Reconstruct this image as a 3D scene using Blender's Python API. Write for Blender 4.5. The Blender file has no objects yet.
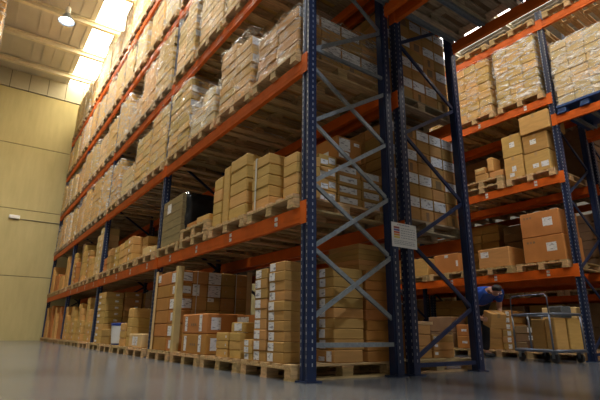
import bpy, bmesh, math, random
from mathutils import Vector, Matrix
rnd = random.Random(7)
S = bpy.context.scene
COL = S.collection
BAY = 3.859
LV = [0.0, 1.44, 2.913, 4.384, 5.895, 7.33]      # top of the crossbeams (floor first)
PH = 0.125                                        # pallet height
PW, PD = 0.86, 1.2

# ------------------------------------------------------------------ materials
def mat(name):
    m = bpy.data.materials.new(name); m.use_nodes = True
    nt = m.node_tree; b = nt.nodes['Principled BSDF']
    return m, nt, b
def N(nt, t, **kw):
    n = nt.nodes.new(t)
    for k, v in kw.items():
        if k in n.inputs.keys(): n.inputs[k].default_value = v
        else: setattr(n, k, v)
    return n
def ramp(nt, fac, stops):
    r = nt.nodes.new('ShaderNodeValToRGB'); e = r.color_ramp.elements
    while len(e) < len(stops): e.new(0.5)
    for i, (p, c) in enumerate(stops): e[i].position = p; e[i].color = (*c, 1)
    nt.links.new(fac, r.inputs[0]); return r.outputs[0]
def noise(nt, scale, detail=3, stretch=(1, 1, 1), coord='Object', rough=.5):
    tc = nt.nodes.new('ShaderNodeTexCoord'); mp = N(nt, 'ShaderNodeMapping', Scale=stretch)
    nt.links.new(tc.outputs[coord], mp.inputs[0])
    n = N(nt, 'ShaderNodeTexNoise', Scale=scale, Detail=detail, Roughness=rough)
    nt.links.new(mp.outputs[0], n.inputs['Vector']); return n.outputs['Fac']
def by_object(nt, col, amount, hue=.012):
    """each object a slightly different tone of its own"""
    oi = nt.nodes.new('ShaderNodeObjectInfo'); h = nt.nodes.new('ShaderNodeHueSaturation')
    a = N(nt, 'ShaderNodeMapRange'); a.inputs[3].default_value = 1 - amount; a.inputs[4].default_value = 1 + amount
    nt.links.new(oi.outputs['Random'], a.inputs[0]); nt.links.new(a.outputs[0], h.inputs['Value'])
    b = N(nt, 'ShaderNodeMapRange'); b.inputs[3].default_value = .5 + hue; b.inputs[4].default_value = .5 - hue
    nt.links.new(oi.outputs['Random'], b.inputs[0]); nt.links.new(b.outputs[0], h.inputs['Hue'])
    nt.links.new(col, h.inputs['Color']); return h.outputs[0]
def bump(nt, b, fac, strength, dist=.01):
    u = N(nt, 'ShaderNodeBump', Strength=strength, Distance=dist)
    nt.links.new(fac, u.inputs['Height']); nt.links.new(u.outputs[0], b.inputs['Normal'])
def simple(name, c, rough=.6, metal=0, var=.15, scale=8, stretch=(1, 1, 1), amount=.0, bmp=0, spec=.5):
    m, nt, b = mat(name)
    f = noise(nt, scale, 4, stretch)
    col = ramp(nt, f, [(.3, tuple(x * (1 - var) for x in c)), (.7, tuple(min(1, x * (1 + var)) for x in c))])
    if amount: col = by_object(nt, col, amount)
    nt.links.new(col, b.inputs['Base Color'])
    b.inputs['Roughness'].default_value = rough; b.inputs['Metallic'].default_value = metal
    b.inputs['Specular IOR Level'].default_value = spec
    if bmp: bump(nt, b, f, bmp)
    return m
M = {}
M['kraft'] = simple('kraft_board', (.45, .25, .080), .75, var=.1, scale=5, stretch=(1, 1, 6), amount=.16, spec=.25)
M['wrapped_tan'] = simple('yellow_tan_board', (.58, .375, .115), .7, var=.12, scale=5, stretch=(1, 1, 6), amount=.16, spec=.3)
M['tan'] = simple('tan_board', (.55, .335, .105), .75, var=.09, scale=5, stretch=(1, 1, 6), amount=.12, spec=.25)
M['orange_card'] = simple('orange_board', (.45, .195, .050), .75, var=.1, scale=5, amount=.1, spec=.25)
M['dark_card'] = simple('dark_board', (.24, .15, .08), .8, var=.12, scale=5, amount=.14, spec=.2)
M['pale_card'] = simple('pale_board', (.62, .45, .21), .75, var=.09, scale=5, amount=.12, spec=.25)
M['tape'] = simple('parcel_tape', (.44, .27, .11), .35, var=.06)
M['straps'] = simple('plastic_strap', (.55, .55, .5), .4, var=.05)
M['wood'] = simple('pallet_wood', (.50, .34, .17), .8, var=.28, scale=7, stretch=(1, 7, 7), amount=.22, bmp=.15, spec=.2)
M['old_wood'] = simple('weathered_wood', (.40, .31, .20), .85, var=.3, scale=7, stretch=(1, 7, 7), amount=.2, bmp=.15, spec=.2)
M['blue_plastic'] = simple('blue_plastic', (.02, .07, .22), .4, var=.1)
M['navy'] = simple('navy_paint', (.010, .022, .072), .38, var=.15, scale=14)
M['slot'] = simple('slot_light_paint', (.34, .36, .40), .45, var=.1)  # pale grey painted for the light that shows in the post slots
M['orange'] = simple('orange_paint', (.66, .120, .008), .55, var=.12, scale=6, spec=.3)
M['zinc'] = simple('galvanised_steel', (.28, .32, .36), .42, .5, var=.16, scale=30)
M['chrome'] = simple('trolley_steel', (.20, .23, .30), .35, .7, var=.08)
M['rubber'] = simple('grey_rubber', (.05, .05, .055), .7)
M['white'] = simple('white_enamel', (.80, .81, .83), .4, var=.04)
M['black_film'] = simple('black_film', (.010, .011, .014), .22, var=.2, bmp=.3)
M['olive_film'] = simple('smoky_wrapped_board', (.20, .155, .075), .35, var=.25, scale=6, stretch=(1, 1, 8), bmp=.15)
M['skin'] = simple('skin', (.50, .27, .18), .55, var=.05)
M['hair'] = simple('dark_hair', (.015, .011, .009), .6, var=.2, scale=60)
M['blue_shirt'] = simple('blue_cotton', (.015, .075, .42), .8, var=.14, scale=12)
M['trousers'] = simple('dark_cotton', (.02, .022, .03), .85, var=.15, scale=12)
M['tubblue'] = simple('blue_tub', (.015, .05, .30), .35, var=.2, scale=9)
M['greybag'] = simple('grey_bag', (.10, .11, .12), .6, var=.2, scale=12)

def label_mat():
    m, nt, b = mat('printed_label')
    tc = nt.nodes.new('ShaderNodeTexCoord'); oi = nt.nodes.new('ShaderNodeObjectInfo')
    ad = N(nt, 'ShaderNodeVectorMath', operation='ADD'); nt.links.new(tc.outputs['Object'], ad.inputs[0])
    sc = N(nt, 'ShaderNodeVectorMath', operation='SCALE', Scale=31.0)
    cb = nt.nodes.new('ShaderNodeCombineXYZ')
    for i in range(3): nt.links.new(oi.outputs['Random'], cb.inputs[i])
    nt.links.new(cb.outputs[0], sc.inputs[0]); nt.links.new(sc.outputs[0], ad.inputs[1])
    mp = N(nt, 'ShaderNodeMapping', Scale=(18, 18, 55)); nt.links.new(ad.outputs[0], mp.inputs[0])
    n = N(nt, 'ShaderNodeTexNoise', Scale=1, Detail=1); nt.links.new(mp.outputs[0], n.inputs['Vector'])
    c = ramp(nt, n.outputs['Fac'], [(.33, (.28, .28, .32)), (.42, (.68, .68, .71)), (.6, (.74, .74, .77))])
    nt.links.new(c, b.inputs['Base Color']); b.inputs['Roughness'].default_value = .5
    return m
M['label'] = label_mat()

def film_mat(name, white, lo, hi):
    """clear stretch film: mostly see-through, wrinkled, glossy"""
    m = bpy.data.materials.new(name); m.use_nodes = True; nt = m.node_tree; nt.nodes.clear()
    out = nt.nodes.new('ShaderNodeOutputMaterial'); mix = nt.nodes.new('ShaderNodeMixShader')
    tr = N(nt, 'ShaderNodeBsdfTransparent'); tr.inputs[0].default_value = (1, 1, 1, 1)
    p = nt.nodes.new('ShaderNodeBsdfPrincipled')
    p.inputs['Base Color'].default_value = (*white, 1); p.inputs['Roughness'].default_value = .14
    p.inputs['Specular IOR Level'].default_value = 1.0
    tc = nt.nodes.new('ShaderNodeTexCoord'); oi = nt.nodes.new('ShaderNodeObjectInfo')
    mp = N(nt, 'ShaderNodeMapping', Scale=(1.6, 1.6, 6.5), Rotation=(.6, .45, .0)); 
    ad = N(nt, 'ShaderNodeVectorMath', operation='ADD'); nt.links.new(tc.outputs['Object'], ad.inputs[0])
    cb = nt.nodes.new('ShaderNodeCombineXYZ'); mul = N(nt, 'ShaderNodeMath', operation='MULTIPLY'); mul.inputs[1].default_value = 40
    nt.links.new(oi.outputs['Random'], mul.inputs[0]); nt.links.new(mul.outputs[0], cb.inputs[0]); nt.links.new(mul.outputs[0], cb.inputs[2])
    nt.links.new(cb.outputs[0], ad.inputs[1]); nt.links.new(ad.outputs[0], mp.inputs[0])
    n = N(nt, 'ShaderNodeTexNoise', Scale=3.2, Detail=5, Roughness=.62, Distortion=.7); nt.links.new(mp.outputs[0], n.inputs['Vector'])
    mr = N(nt, 'ShaderNodeMapRange'); mr.inputs[1].default_value = .46; mr.inputs[2].default_value = .68
    mr.inputs[3].default_value = lo; mr.inputs[4].default_value = hi  # film opacity, with white streaks painted in as glints
    nt.links.new(n.outputs['Fac'], mr.inputs[0])
    bp = N(nt, 'ShaderNodeBump', Strength=.9, Distance=.05); nt.links.new(n.outputs['Fac'], bp.inputs['Height'])
    nt.links.new(bp.outputs[0], p.inputs['Normal'])
    nt.links.new(mr.outputs[0], mix.inputs[0]); nt.links.new(tr.outputs[0], mix.inputs[1]); nt.links.new(p.outputs[0], mix.inputs[2])
    nt.links.new(mix.outputs[0], out.inputs[0]); return m
M['film'] = film_mat('clear_stretch_film', (.97, .94, .86), .0, .50)
M['film_white'] = film_mat('milky_stretch_film', (.96, .96, .96), .05, .85)

def emit(name, c, s):
    m = bpy.data.materials.new(name); m.use_nodes = True; nt = m.node_tree; nt.nodes.clear()
    o = nt.nodes.new('ShaderNodeOutputMaterial'); e = nt.nodes.new('ShaderNodeEmission')
    e.inputs[0].default_value = (*c, 1); e.inputs[1].default_value = s
    nt.links.new(e.outputs[0], o.inputs[0]); return m

# ------------------------------------------------------------------ mesh helpers
class MB:
    def __init__(s): s.v = []; s.f = []; s.mi = []
    def box(s, x0, x1, y0, y1, z0, z1, mi=0):
        b = len(s.v)
        s.v += [(x0, y0, z0), (x1, y0, z0), (x1, y1, z0), (x0, y1, z0), (x0, y0, z1), (x1, y0, z1), (x1, y1, z1), (x0, y1, z1)]
        for q in ((0, 3, 2, 1), (4, 5, 6, 7), (0, 1, 5, 4), (1, 2, 6, 5), (2, 3, 7, 6), (3, 0, 4, 7)):
            s.f.append(tuple(b + i for i in q)); s.mi.append(mi)
        return s
    def bar(s, p, q, w, h, up=(0, 0, 1), mi=0):
        p, q = Vector(p), Vector(q); d = (q - p).normalized(); up = Vector(up)
        a = d.cross(up)
        if a.length < 1e-4: a = d.cross(Vector((1, 0, 0)))
        a.normalize(); c = a.cross(d).normalized(); b = len(s.v)
        for o in (p, q):
            for i, j in ((-1, -1), (1, -1), (1, 1), (-1, 1)): s.v.append(tuple(o + a * (i * w / 2) + c * (j * h / 2)))
        for k in ((3, 2, 1, 0), (4, 5, 6, 7), (0, 1, 5, 4), (1, 2, 6, 5), (2, 3, 7, 6), (3, 0, 4, 7)):
            s.f.append(tuple(b + i for i in k)); s.mi.append(mi)
        return s
    def tube(s, pts, r, n=10, mi=0):
        pts = [Vector(p) for p in pts]; b = len(s.v); L = len(pts)
        for i, p in enumerate(pts):
            d = (pts[min(i + 1, L - 1)] - pts[max(i - 1, 0)]).normalized()
            a = d.cross(Vector((0, 0, 1)));
            if a.length < 1e-3: a = d.cross(Vector((1, 0, 0)))
            a.normalize(); c = a.cross(d)
            for k in range(n):
                t = 2 * math.pi * k / n; s.v.append(tuple(p + (a * math.cos(t) + c * math.sin(t)) * r))
        for i in range(L - 1):
            for k in range(n):
                s.f.append((b + i * n + k, b + i * n + (k + 1) % n, b + (i + 1) * n + (k + 1) % n, b + (i + 1) * n + k)); s.mi.append(mi)
        s.f.append(tuple(b + k for k in range(n - 1, -1, -1))); s.mi.append(mi)
        s.f.append(tuple(b + (L - 1) * n + k for k in range(n))); s.mi.append(mi)
        return s
    def lathe(s, prof, c=(0, 0, 0), n=24, axis='z', mi=0):
        b = len(s.v)
        for r, z in prof:
            for k in range(n):
                t = 2 * math.pi * k / n; u, w = r * math.cos(t), r * math.sin(t)
                p = (u, w, z) if axis == 'z' else ((z, u, w) if axis == 'x' else (w, z, u))
                s.v.append((c[0] + p[0], c[1] + p[1], c[2] + p[2]))
        for i in range(len(prof) - 1):
            for k in range(n):
                s.f.append((b + i * n + k, b + i * n + (k + 1) % n, b + (i + 1) * n + (k + 1) % n, b + (i + 1) * n + k)); s.mi.append(mi)
        return s
    def prism(s, poly, z0, z1, mi=0):
        b = len(s.v); n = len(poly)
        s.v += [(x, y, z0) for x, y in poly] + [(x, y, z1) for x, y in poly]
        for i in range(n): s.f.append((b + i, b + (i + 1) % n, b + n + (i + 1) % n, b + n + i)); s.mi.append(mi)
        s.f.append(tuple(b + i for i in range(n - 1, -1, -1))); s.f.append(tuple(b + n + i for i in range(n))); s.mi += [mi, mi]
        return s
    def mesh(s, name, mats, bevel=0, smooth=False):
        me = bpy.data.meshes.new(name); me.from_pydata(s.v, [], s.f)
        me.polygons.foreach_set('material_index', s.mi)
        for m in (mats if isinstance(mats, (list, tuple)) else [mats]): me.materials.append(m)
        if bevel:
            bm = bmesh.new(); bm.from_mesh(me)
            bmesh.ops.bevel(bm, geom=bm.edges[:], offset=bevel, segments=1, affect='EDGES'); bm.to_mesh(me); bm.free()
        if smooth: me.polygons.foreach_set('use_smooth', [True] * len(me.polygons))
        me.update(); return me
CACHE = {}
def cached(key, fn):
    if key not in CACHE: CACHE[key] = fn()
    return CACHE[key]
def obj(name, me, parent=None, loc=(0, 0, 0), rot=(0, 0, 0), scale=None):
    o = bpy.data.objects.new(name, me); COL.objects.link(o)
    o.location = loc; o.rotation_euler = rot
    if scale: o.scale = scale
    if parent: o.parent = parent
    return o
LABELS = {}
def tag(o, label, cat, group=None, kind=None):
    n = len(label.replace('-', ' ').split())
    if n > 16 or len(label.split()) < 4: print('LABEL LENGTH', n, label)
    k = label.lower()
    if k in LABELS and not kind: print('DUPLICATE LABEL', label)
    LABELS[k] = o
    o['label'] = label; o['category'] = cat
    if group: o['group'] = group
    if kind: o['kind'] = kind
    return o
def structure(name, me, loc=(0, 0, 0)):
    o = obj(name, me, None, loc); o['kind'] = 'structure'; return o

ORD = ['lowest', 'second', 'third', 'fourth', 'fifth', 'sixth', 'seventh', 'eighth', 'ninth', 'tenth', 'eleventh', 'twelfth']
LEVEL = ['on the floor', 'on the lowest beams', 'on the second beams', 'on the third beams', 'on the fourth beams', 'on the top beams']
BAYN = ['nearest bay', 'second bay', 'third bay', 'farthest bay']
SLOTN = ['nearest slot', 'second slot', 'third slot', 'last slot']

# ------------------------------------------------------------------ setting
SKY_A, SKY_C = 17, 5
def build_setting():
    # polished concrete floor
    m, nt, b = mat('polished_concrete')
    f = noise(nt, .7, 6, rough=.6); g = noise(nt, 9, 5, rough=.65)
    c1 = ramp(nt, f, [(.3, (.092, .105, .125)), (.7, (.165, .172, .182))])
    mx = N(nt, 'ShaderNodeMix', data_type='RGBA', blend_type='MULTIPLY'); mx.inputs[0].default_value = .5
    nt.links.new(c1, mx.inputs[6]); nt.links.new(ramp(nt, g, [(.3, (.58, .59, .62)), (.7, (1, 1, 1))]), mx.inputs[7])
    nt.links.new(mx.outputs[2], b.inputs['Base Color'])
    r = N(nt, 'ShaderNodeMapRange'); r.inputs[3].default_value = .13; r.inputs[4].default_value = .27
    nt.links.new(f, r.inputs[0]); nt.links.new(r.outputs[0], b.inputs['Roughness'])
    b.inputs['Specular IOR Level'].default_value = .55
    bump(nt, b, g, .025, .01)
    structure('floor', MB().box(-14, 16, -12, 16.4, -.2, 0).mesh('floor', m))
    # far wall of cast panels with gaps over a dark backing
    m, nt, b = mat('painted_concrete')
    f = noise(nt, .9, 5, (1, 1, .5), rough=.6); g = noise(nt, 5, 4, (1.6, 1, .25))
    c1 = ramp(nt, f, [(.28, (.46, .39, .19)), (.72, (.545, .465, .235))])
    mx = N(nt, 'ShaderNodeMix', data_type='RGBA', blend_type='MULTIPLY'); mx.inputs[0].default_value = .6
    nt.links.new(c1, mx.inputs[6]); nt.links.new(ramp(nt, g, [(.3, (.84, .84, .82)), (.7, (1, 1, 1))]), mx.inputs[7])
    nt.links.new(mx.outputs[2], b.inputs['Base Color']); b.inputs['Roughness'].default_value = .8
    gap = simple('joint_backing', (.10, .09, .06), .9)
    w = MB()
    zs = [0, 2.19, 4.60, 7.07, 9.27]
    for a, c in zip(zs, zs[1:]): w.box(-14, 16, 16.05, 16.25, a + (.012 if a else 0), c - .012)
    w.box(-14, 16, 16.085, 16.3, 0, 9.27, 1)
    structure('wall_far', w.mesh('wall_far', [m, gap]))
    # sheet-metal band above it
    band = simple('cream_sheet_metal', (.44, .40, .29), .55, var=.06, scale=3)
    t = MB(); x = -13.9
    while x < 15.8:
        t.box(x + .012, x + .63, 16.02, 16.12, 9.29, 10.02); x += .64
    t.box(-14, 16, 16.1, 16.2, 9.27, 10.05, 1)
    structure('trim_1', t.mesh('wall_band', [band, gap]))
    wl = simple('grey_wall', (.36, .35, .32), .85, var=.05, scale=1)
    structure('wall_left', MB().box(-14.2, -14, -12.2, 16.3, 0, 10.1).mesh('wall_left', wl))
    structure('wall_right', MB().box(16, 16.2, -12.2, 16.3, 0, 10.1).mesh('wall_right', wl))
    structure('wall_near', MB().box(-14, 16, -12.2, -12, 0, 10.1).mesh('wall_near', wl))
    # roof: deck between rows of rooflights, purlins running across
    roofm = simple('roof_sheet', (.58, .55, .48), .6, var=.08, scale=1.2)
    r = MB()
    strips = [(-9.2, -8.0), (-.42, .76), (3.35, 4.75), (9.3, 10.5)]
    xs = [-14] + [v for s_ in strips for v in s_] + [16]
    for i in range(0, len(xs), 2):
        r.box(xs[i], xs[i + 1], -12, 16.3, 10.03, 10.12)
        x = xs[i] + .15
        while x < xs[i + 1] - .1:
            r.box(x, x + .05, -12, 16.3, 9.995, 10.03); x += .33      # ribs of the sheet
    structure('ceiling', r.mesh('roof_sheet', roofm))
    glow = [emit('rooflight_warm', (1, .90, .70), 6), emit('rooflight_a', (1, .86, .58), SKY_A), emit('rooflight_c', (.88, .93, 1), SKY_C), emit('rooflight_far', (1, .95, .9), 6)]
    for i, (a, c) in enumerate(strips):
        structure('window_%d' % (i + 1), MB().box(a, c, -12, 16.02, 10.05, 10.09).mesh('rooflight', glow[i]))
    pur = simple('cream_purlin', (.74, .68, .52), .55, var=.06)
    k = 1
    y = 15.05
    while y > -12:
        p = MB(); p.box(-14, 16, y - .07, y + .07, 9.80, 9.83).box(-14, 16, y - .012, y + .012, 9.83, 9.99).box(-14, 16, y - .07, y + .07, 9.96, 9.994)
        k += 1; structure('trim_%d' % k, p.mesh('purlin', pur)); y -= 1.95

# ------------------------------------------------------------------ rack parts
def post_mesh(h, side):
    """rolled upright: channel section with two columns of slots on its aisle face and one on each flank"""
    def make():
        m = MB(); s = side
        poly = [(0, -.05), (0, -.022), (.012 * s, -.016), (.012 * s, .016), (0, .022), (0, .05), (.085 * s, .05), (.085 * s, .038), (.1 * s, .038), (.1 * s, -.038), (.085 * s, -.038), (.085 * s, -.05)]
        if s < 0: poly = poly[::-1]
        m.prism(poly, 0, h)
        z = .12; e = .0012
        while z < h - .05:
            for yy in (-.036, .036):
                a, b = (-e * s, .0008 * s); m.box(min(a, b), max(a, b), yy - .0045, yy + .0045, z - .012, z + .012, 1)
            for yy in (-.05, .05):
                a, b = sorted((.045 * s, .056 * s)); m.box(a, b, yy - e, yy + e, z - .013, z + .013, 1)
            z += .06
        return m.mesh('upright_post', [M['navy'], M['slot']])
    return cached(('post', round(h, 2), side), make)
def rack(name, label, x_front, ys, height, levels, bays, zig, brace_m, xbrace_y=None, label_bays=(), depth=1.1, front=1, spans=None):
    """one row of racking. ys: post positions; levels: per bay the beam-top heights"""
    R = obj(name, None, None, (x_front, ys[0], 0)); tag(R, label, 'rack')
    bx = lambda x, y: (x, y - ys[0])
    for y in ys:
        h = height[ys.index(y)] if isinstance(height, list) else height
        for x, sd in ((0, 1), (depth, -1)):
            p = obj('upright_post', post_mesh(h, sd), R, (x, y - ys[0], .012))
            fp = cached(('foot',), lambda: MB().box(-.03, .13, -.075, .075, -.012, 0).lathe([(.012, 0), (.012, .014), (0, .014)], (-.012, -.055, 0), 8).lathe([(.012, 0), (.012, .014), (0, .014)], (.112, .055, 0), 8).mesh('foot_plate', M['navy']))
            obj('foot_plate', fp, p, rot=(0, 0, 0 if sd > 0 else math.pi))
        sec = zig(y) if callable(zig) else zig
        bm_ = M['zinc'] if brace_m(y) else M['navy']
        for (za, zb, off) in sec:
            za, zb = min(za, h - .05), min(zb, h - .05)
            b = MB(); yy = y - ys[0] + off
            pa, pb = Vector((.075, yy, za)), Vector((depth - .075, yy, zb))
            d = (pb - pa).normalized(); n = Vector((-d.z, 0, d.x))
            b.bar(pa, pb, .004, .036, n)         # web
            for sg in (-1, 1):
                q = n * (.018 * sg) + Vector((0, .010, 0))
                b.bar(pa + q, pb + q, .022, .003, n)
            for e_ in (pa, pb): b.lathe([(.011, -.006), (.011, -.012), (0, -.012)], tuple(e_), 8, 'y')
            obj('brace', b.mesh('brace', bm_), R)
    for k, (ya, yb) in enumerate(spans or zip(ys, ys[1:])):
        L = abs(yb - ya) - .106; y0 = min(ya, yb) + .053 - ys[0]
        for li, z in enumerate(levels[k]):
            for face, x in ((0, 0), (1, depth)):
                sd = 1 if face == 0 else -1
                def make(sd=sd, L=L):
                    m = MB(); a, b = sorted((-.002 * sd, .048 * sd))
                    m.box(a, b, 0, L, -.14, -.022)
                    a2, b2 = sorted((-.002 * sd, .030 * sd)); m.box(a2, b2, 0, L, -.022, 0)
                    a3, b3 = sorted((-.006 * sd, -.002 * sd)); m.box(a3, b3, 0, L, -.102, -.038)
                    return m.mesh('crossbeam', M['orange'])
                be = obj('crossbeam', cached(('beam', sd, round(L, 3)), make), R, (x, y0, z))
                def conn(sd=sd):
                    m = MB(); a, b = sorted((-.012 * sd, -.003 * sd))
                    m.box(a, b, -.085, .0, -.16, .045); m.box(min(-.003 * sd, .04 * sd), max(-.003 * sd, .04 * sd), -.005, 0, -.16, .045)
                    return m.mesh('end_plate', M['orange'])
                cm = cached(('conn', sd), conn)
                obj('end_plate', cm, be)
                obj('end_plate', cached(('conn2', sd), lambda: mirror_y(conn_copy(sd))), be, (0, L, 0))
                if face == 0 and (k, li) in label_bays:
                    for s_ in range(4):
                        lm = cached(('locl',), lambda: MB().box(-.0085, -.0062, -.026, .026, -.060, -.022).box(-.0085, -.0062, -.026, .026, -.112, -.074).mesh('location_label', M['label']))
                        obj('location_label', lm, be, (0, (s_ + .42) * L / 4, 0))
    return R
def conn_copy(sd):
    m = MB(); a, b = sorted((-.012 * sd, -.003 * sd))
    m.box(a, b, -.085, .0, -.16, .045); m.box(min(-.003 * sd, .04 * sd), max(-.003 * sd, .04 * sd), -.005, 0, -.16, .045)
    return m
def mirror_y(m):
    m.v = [(x, -y, z) for x, y, z in m.v]; m.f = [tuple(reversed(f)) for f in m.f]
    return m.mesh('end_plate', M['orange'])

def zigzag(h, start=.15, pitch=.585, first=0):
    out = [(.1, .1, -.012)]; z = start; s = first
    while z + pitch < h - .1:
        out.append((z, z + pitch, 0.0) if s == 0 else (z + pitch, z, 0.0)); z += pitch; s ^= 1
    return out
def crossed(h):
    """near end frame: crossed braces below a splice at 3 m, single zigzag above it"""
    out = [(.28, .28, -.03), (3.03, 3.03, -.03)]
    n = [.50, 1.085, 1.67, 2.26, 2.84]
    for i in range(4):
        out.append((n[i], n[i + 1], -.034)); out.append((n[i + 1], n[i], -.016))
    z = 3.03; s = 0
    while z + .585 < h - .1:
        out.append((z, z + .585, -.02) if s == 0 else (z + .585, z, -.02)); z += .585; s ^= 1
    return out

# ------------------------------------------------------------------ pallets, cartons, loads
def pallet_parts(mt):
    P = {}
    def deck():
        m = MB(); ws = [.125, .1, .125, .1, .125]; gap = (PW - sum(ws)) / 4; y = -PW / 2
        for w in ws: m.box(-PD / 2, PD / 2, y, y + w, .105, PH); y += w + gap
        return m.mesh('top_deck', mt)
    P['deck'] = deck()
    P['stringer'] = MB().box(-.065, .065, -PW / 2, PW / 2, .087, .105).mesh('stringer_board', mt)
    P['block'] = MB().box(-.062, .062, -.05, .05, .019, .087).mesh('block', mt, .004)
    P['runner'] = MB().box(-PD / 2, PD / 2, -.05, .05, 0, .019).mesh('bottom_board', mt)
    j = MB(); ws = [.125, .1, .125, .1, .125]; gap = (PW - sum(ws)) / 4; y = -PW / 2
    for w in ws: j.box(-PD / 2, PD / 2, y, y + w, .105, PH); y += w + gap
    for x in (-.535, 0, .535):
        j.box(x - .065, x + .065, -PW / 2, PW / 2, .087, .105)
        for yy in (-PW / 2 + .05, 0, PW / 2 - .05): j.box(x - .062, x + .062, yy - .05, yy + .05, .019, .087)
    for yy in (-PW / 2 + .05, 0, PW / 2 - .05): j.box(-PD / 2, PD / 2, yy - .05, yy + .05, 0, .019)
    P['joined'] = j.mesh('pallet', mt)
    return P
PP = {}
def pallet(x, y, z, label, group, detail=True, mt='wood', rz=None):
    rz = rnd.uniform(-.012, .012) if rz is None else rz
    if mt not in PP: PP[mt] = pallet_parts(M[mt])
    P = PP[mt]
    if not detail:
        r = obj('pallet', P['joined'], None, (x, y, z), (0, 0, rz)); tag(r, label, 'pallet', group); return r
    r = obj('pallet', None, None, (x, y, z), (0, 0, rz)); tag(r, label, 'pallet', group)
    obj('top_deck', P['deck'], r)
    for sx in (-.535, 0, .535):
        obj('stringer_board', P['stringer'], r, (sx, 0, 0))
        for yy in (-PW / 2 + .05, 0, PW / 2 - .05): obj('block', P['block'], r, (sx, yy, 0))
    for yy in (-PW / 2 + .05, 0, PW / 2 - .05): obj('bottom_board', P['runner'], r, (0, yy, 0))
    return r

def carton_mesh(dx, dy, dz, mk):
    dx, dy, dz = round(dx, 3), round(dy, 3), round(dz, 3)
    return cached(('c', dx, dy, dz, mk), lambda: MB().box(-dx / 2, dx / 2, -dy / 2, dy / 2, 0, dz).mesh('carton', M[mk], min(.011, dz * .075)))
def sticker(parent, face, a0, a1, b0, b1, dx, dy, dz, mk='label', name='shipping_label', t=.0015):
    """a0..a1 along the face left to right as seen, b0..b1 bottom to top, fractions"""
    if face == 'f':      # looks towards -X; left as seen is +Y
        w, h = (a1 - a0) * dy, (b1 - b0) * dz
        loc = (-dx / 2 - t / 2, dy / 2 - (a0 + a1) / 2 * dy, (b0 + b1) / 2 * dz); key = ('stk', 'f', round(w, 3), round(h, 3), mk)
        me = cached(key, lambda: MB().box(-t / 2, t / 2, -w / 2, w / 2, -h / 2, h / 2).mesh(name, M[mk]))
    else:                # looks towards -Y; left as seen is -X
        w, h = (a1 - a0) * dx, (b1 - b0) * dz
        loc = (-dx / 2 + (a0 + a1) / 2 * dx, -dy / 2 - t / 2, (b0 + b1) / 2 * dz); key = ('stk', 'e', round(w, 3), round(h, 3), mk)
        me = cached(key, lambda: MB().box(-w / 2, w / 2, -t / 2, t / 2, -h / 2, h / 2).mesh(name, M[mk]))
    return obj(name, me, parent, loc)
def tape(parent, axis, dx, dy, dz, w=.05):
    t = .0012
    def make():
        m = MB(); d = min(.07, dz * .45)
        if axis == 'x':
            m.box(-dx / 2 - t, dx / 2 + t, -w / 2, w / 2, dz, dz + t)
            m.box(-dx / 2 - t, -dx / 2, -w / 2, w / 2, dz - d, dz); m.box(dx / 2, dx / 2 + t, -w / 2, w / 2, dz - d, dz)
        else:
            m.box(-w / 2, w / 2, -dy / 2 - t, dy / 2 + t, dz, dz + t)
            m.box(-w / 2, w / 2, -dy / 2 - t, -dy / 2, dz - d, dz); m.box(-w / 2, w / 2, dy / 2, dy / 2 + t, dz - d, dz)
        return m.mesh('packing_tape', M['tape'])
    obj('packing_tape', cached(('tape', axis, round(dx, 3), round(dy, 3), round(dz, 3)), make), parent)
STUFF = None
def carton(x0, x1, y0, y1, z0, z1, label, group=None, mk='kraft', marks=(), tp=None, rz=0, name='carton', parent=None, cat='carton'):
    g = .003
    if STUFF is not None and parent is None:
        STUFF.box(x0 + .004, x1 - .004, y0 + .004, y1 - .004, z0, z1 - .008, ['tan', 'kraft', 'orange_card', 'pale_card', 'dark_card'].index(mk)); return None
    dx, dy, dz = x1 - x0 - 2 * g, y1 - y0 - 2 * g, z1 - z0 - .0015
    o = obj(name, carton_mesh(dx, dy, dz, mk), parent, ((x0 + x1) / 2, (y0 + y1) / 2, z0), (0, 0, rz))
    for mkk in marks: sticker(o, *mkk[:5], dx, dy, dz, *(mkk[5:] or ()))
    if tp: tape(o, tp, dx, dy, dz)
    if parent is None: tag(o, label, cat, group)
    return o
def column(x0, x1, y0, y1, z0, z1, n, where, kind='brown carton', mk='kraft', marks=(), tp=None, jit=.004, rzj=.012):
    """n cartons on one another, each a thing of its own; WHERE tells the stack"""
    h = (z1 - z0) / n; out = []
    for i in range(n):
        jx, jy = rnd.uniform(-jit, jit), rnd.uniform(-jit, jit)
        lab = f"{kind}, {'single' if n == 1 else ('topmost' if i == n - 1 else ORD[i])} of {where}" if n > 1 else f"{kind}, {where}"
        out.append(carton(x0 + jx, x1 + jx, y0 + jy, y1 + jy, z0 + i * h, z0 + (i + 1) * h, lab, 'cartons of ' + where if n > 1 else None, mk, marks, tp, rnd.uniform(-rzj, rzj)))
    return out

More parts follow.
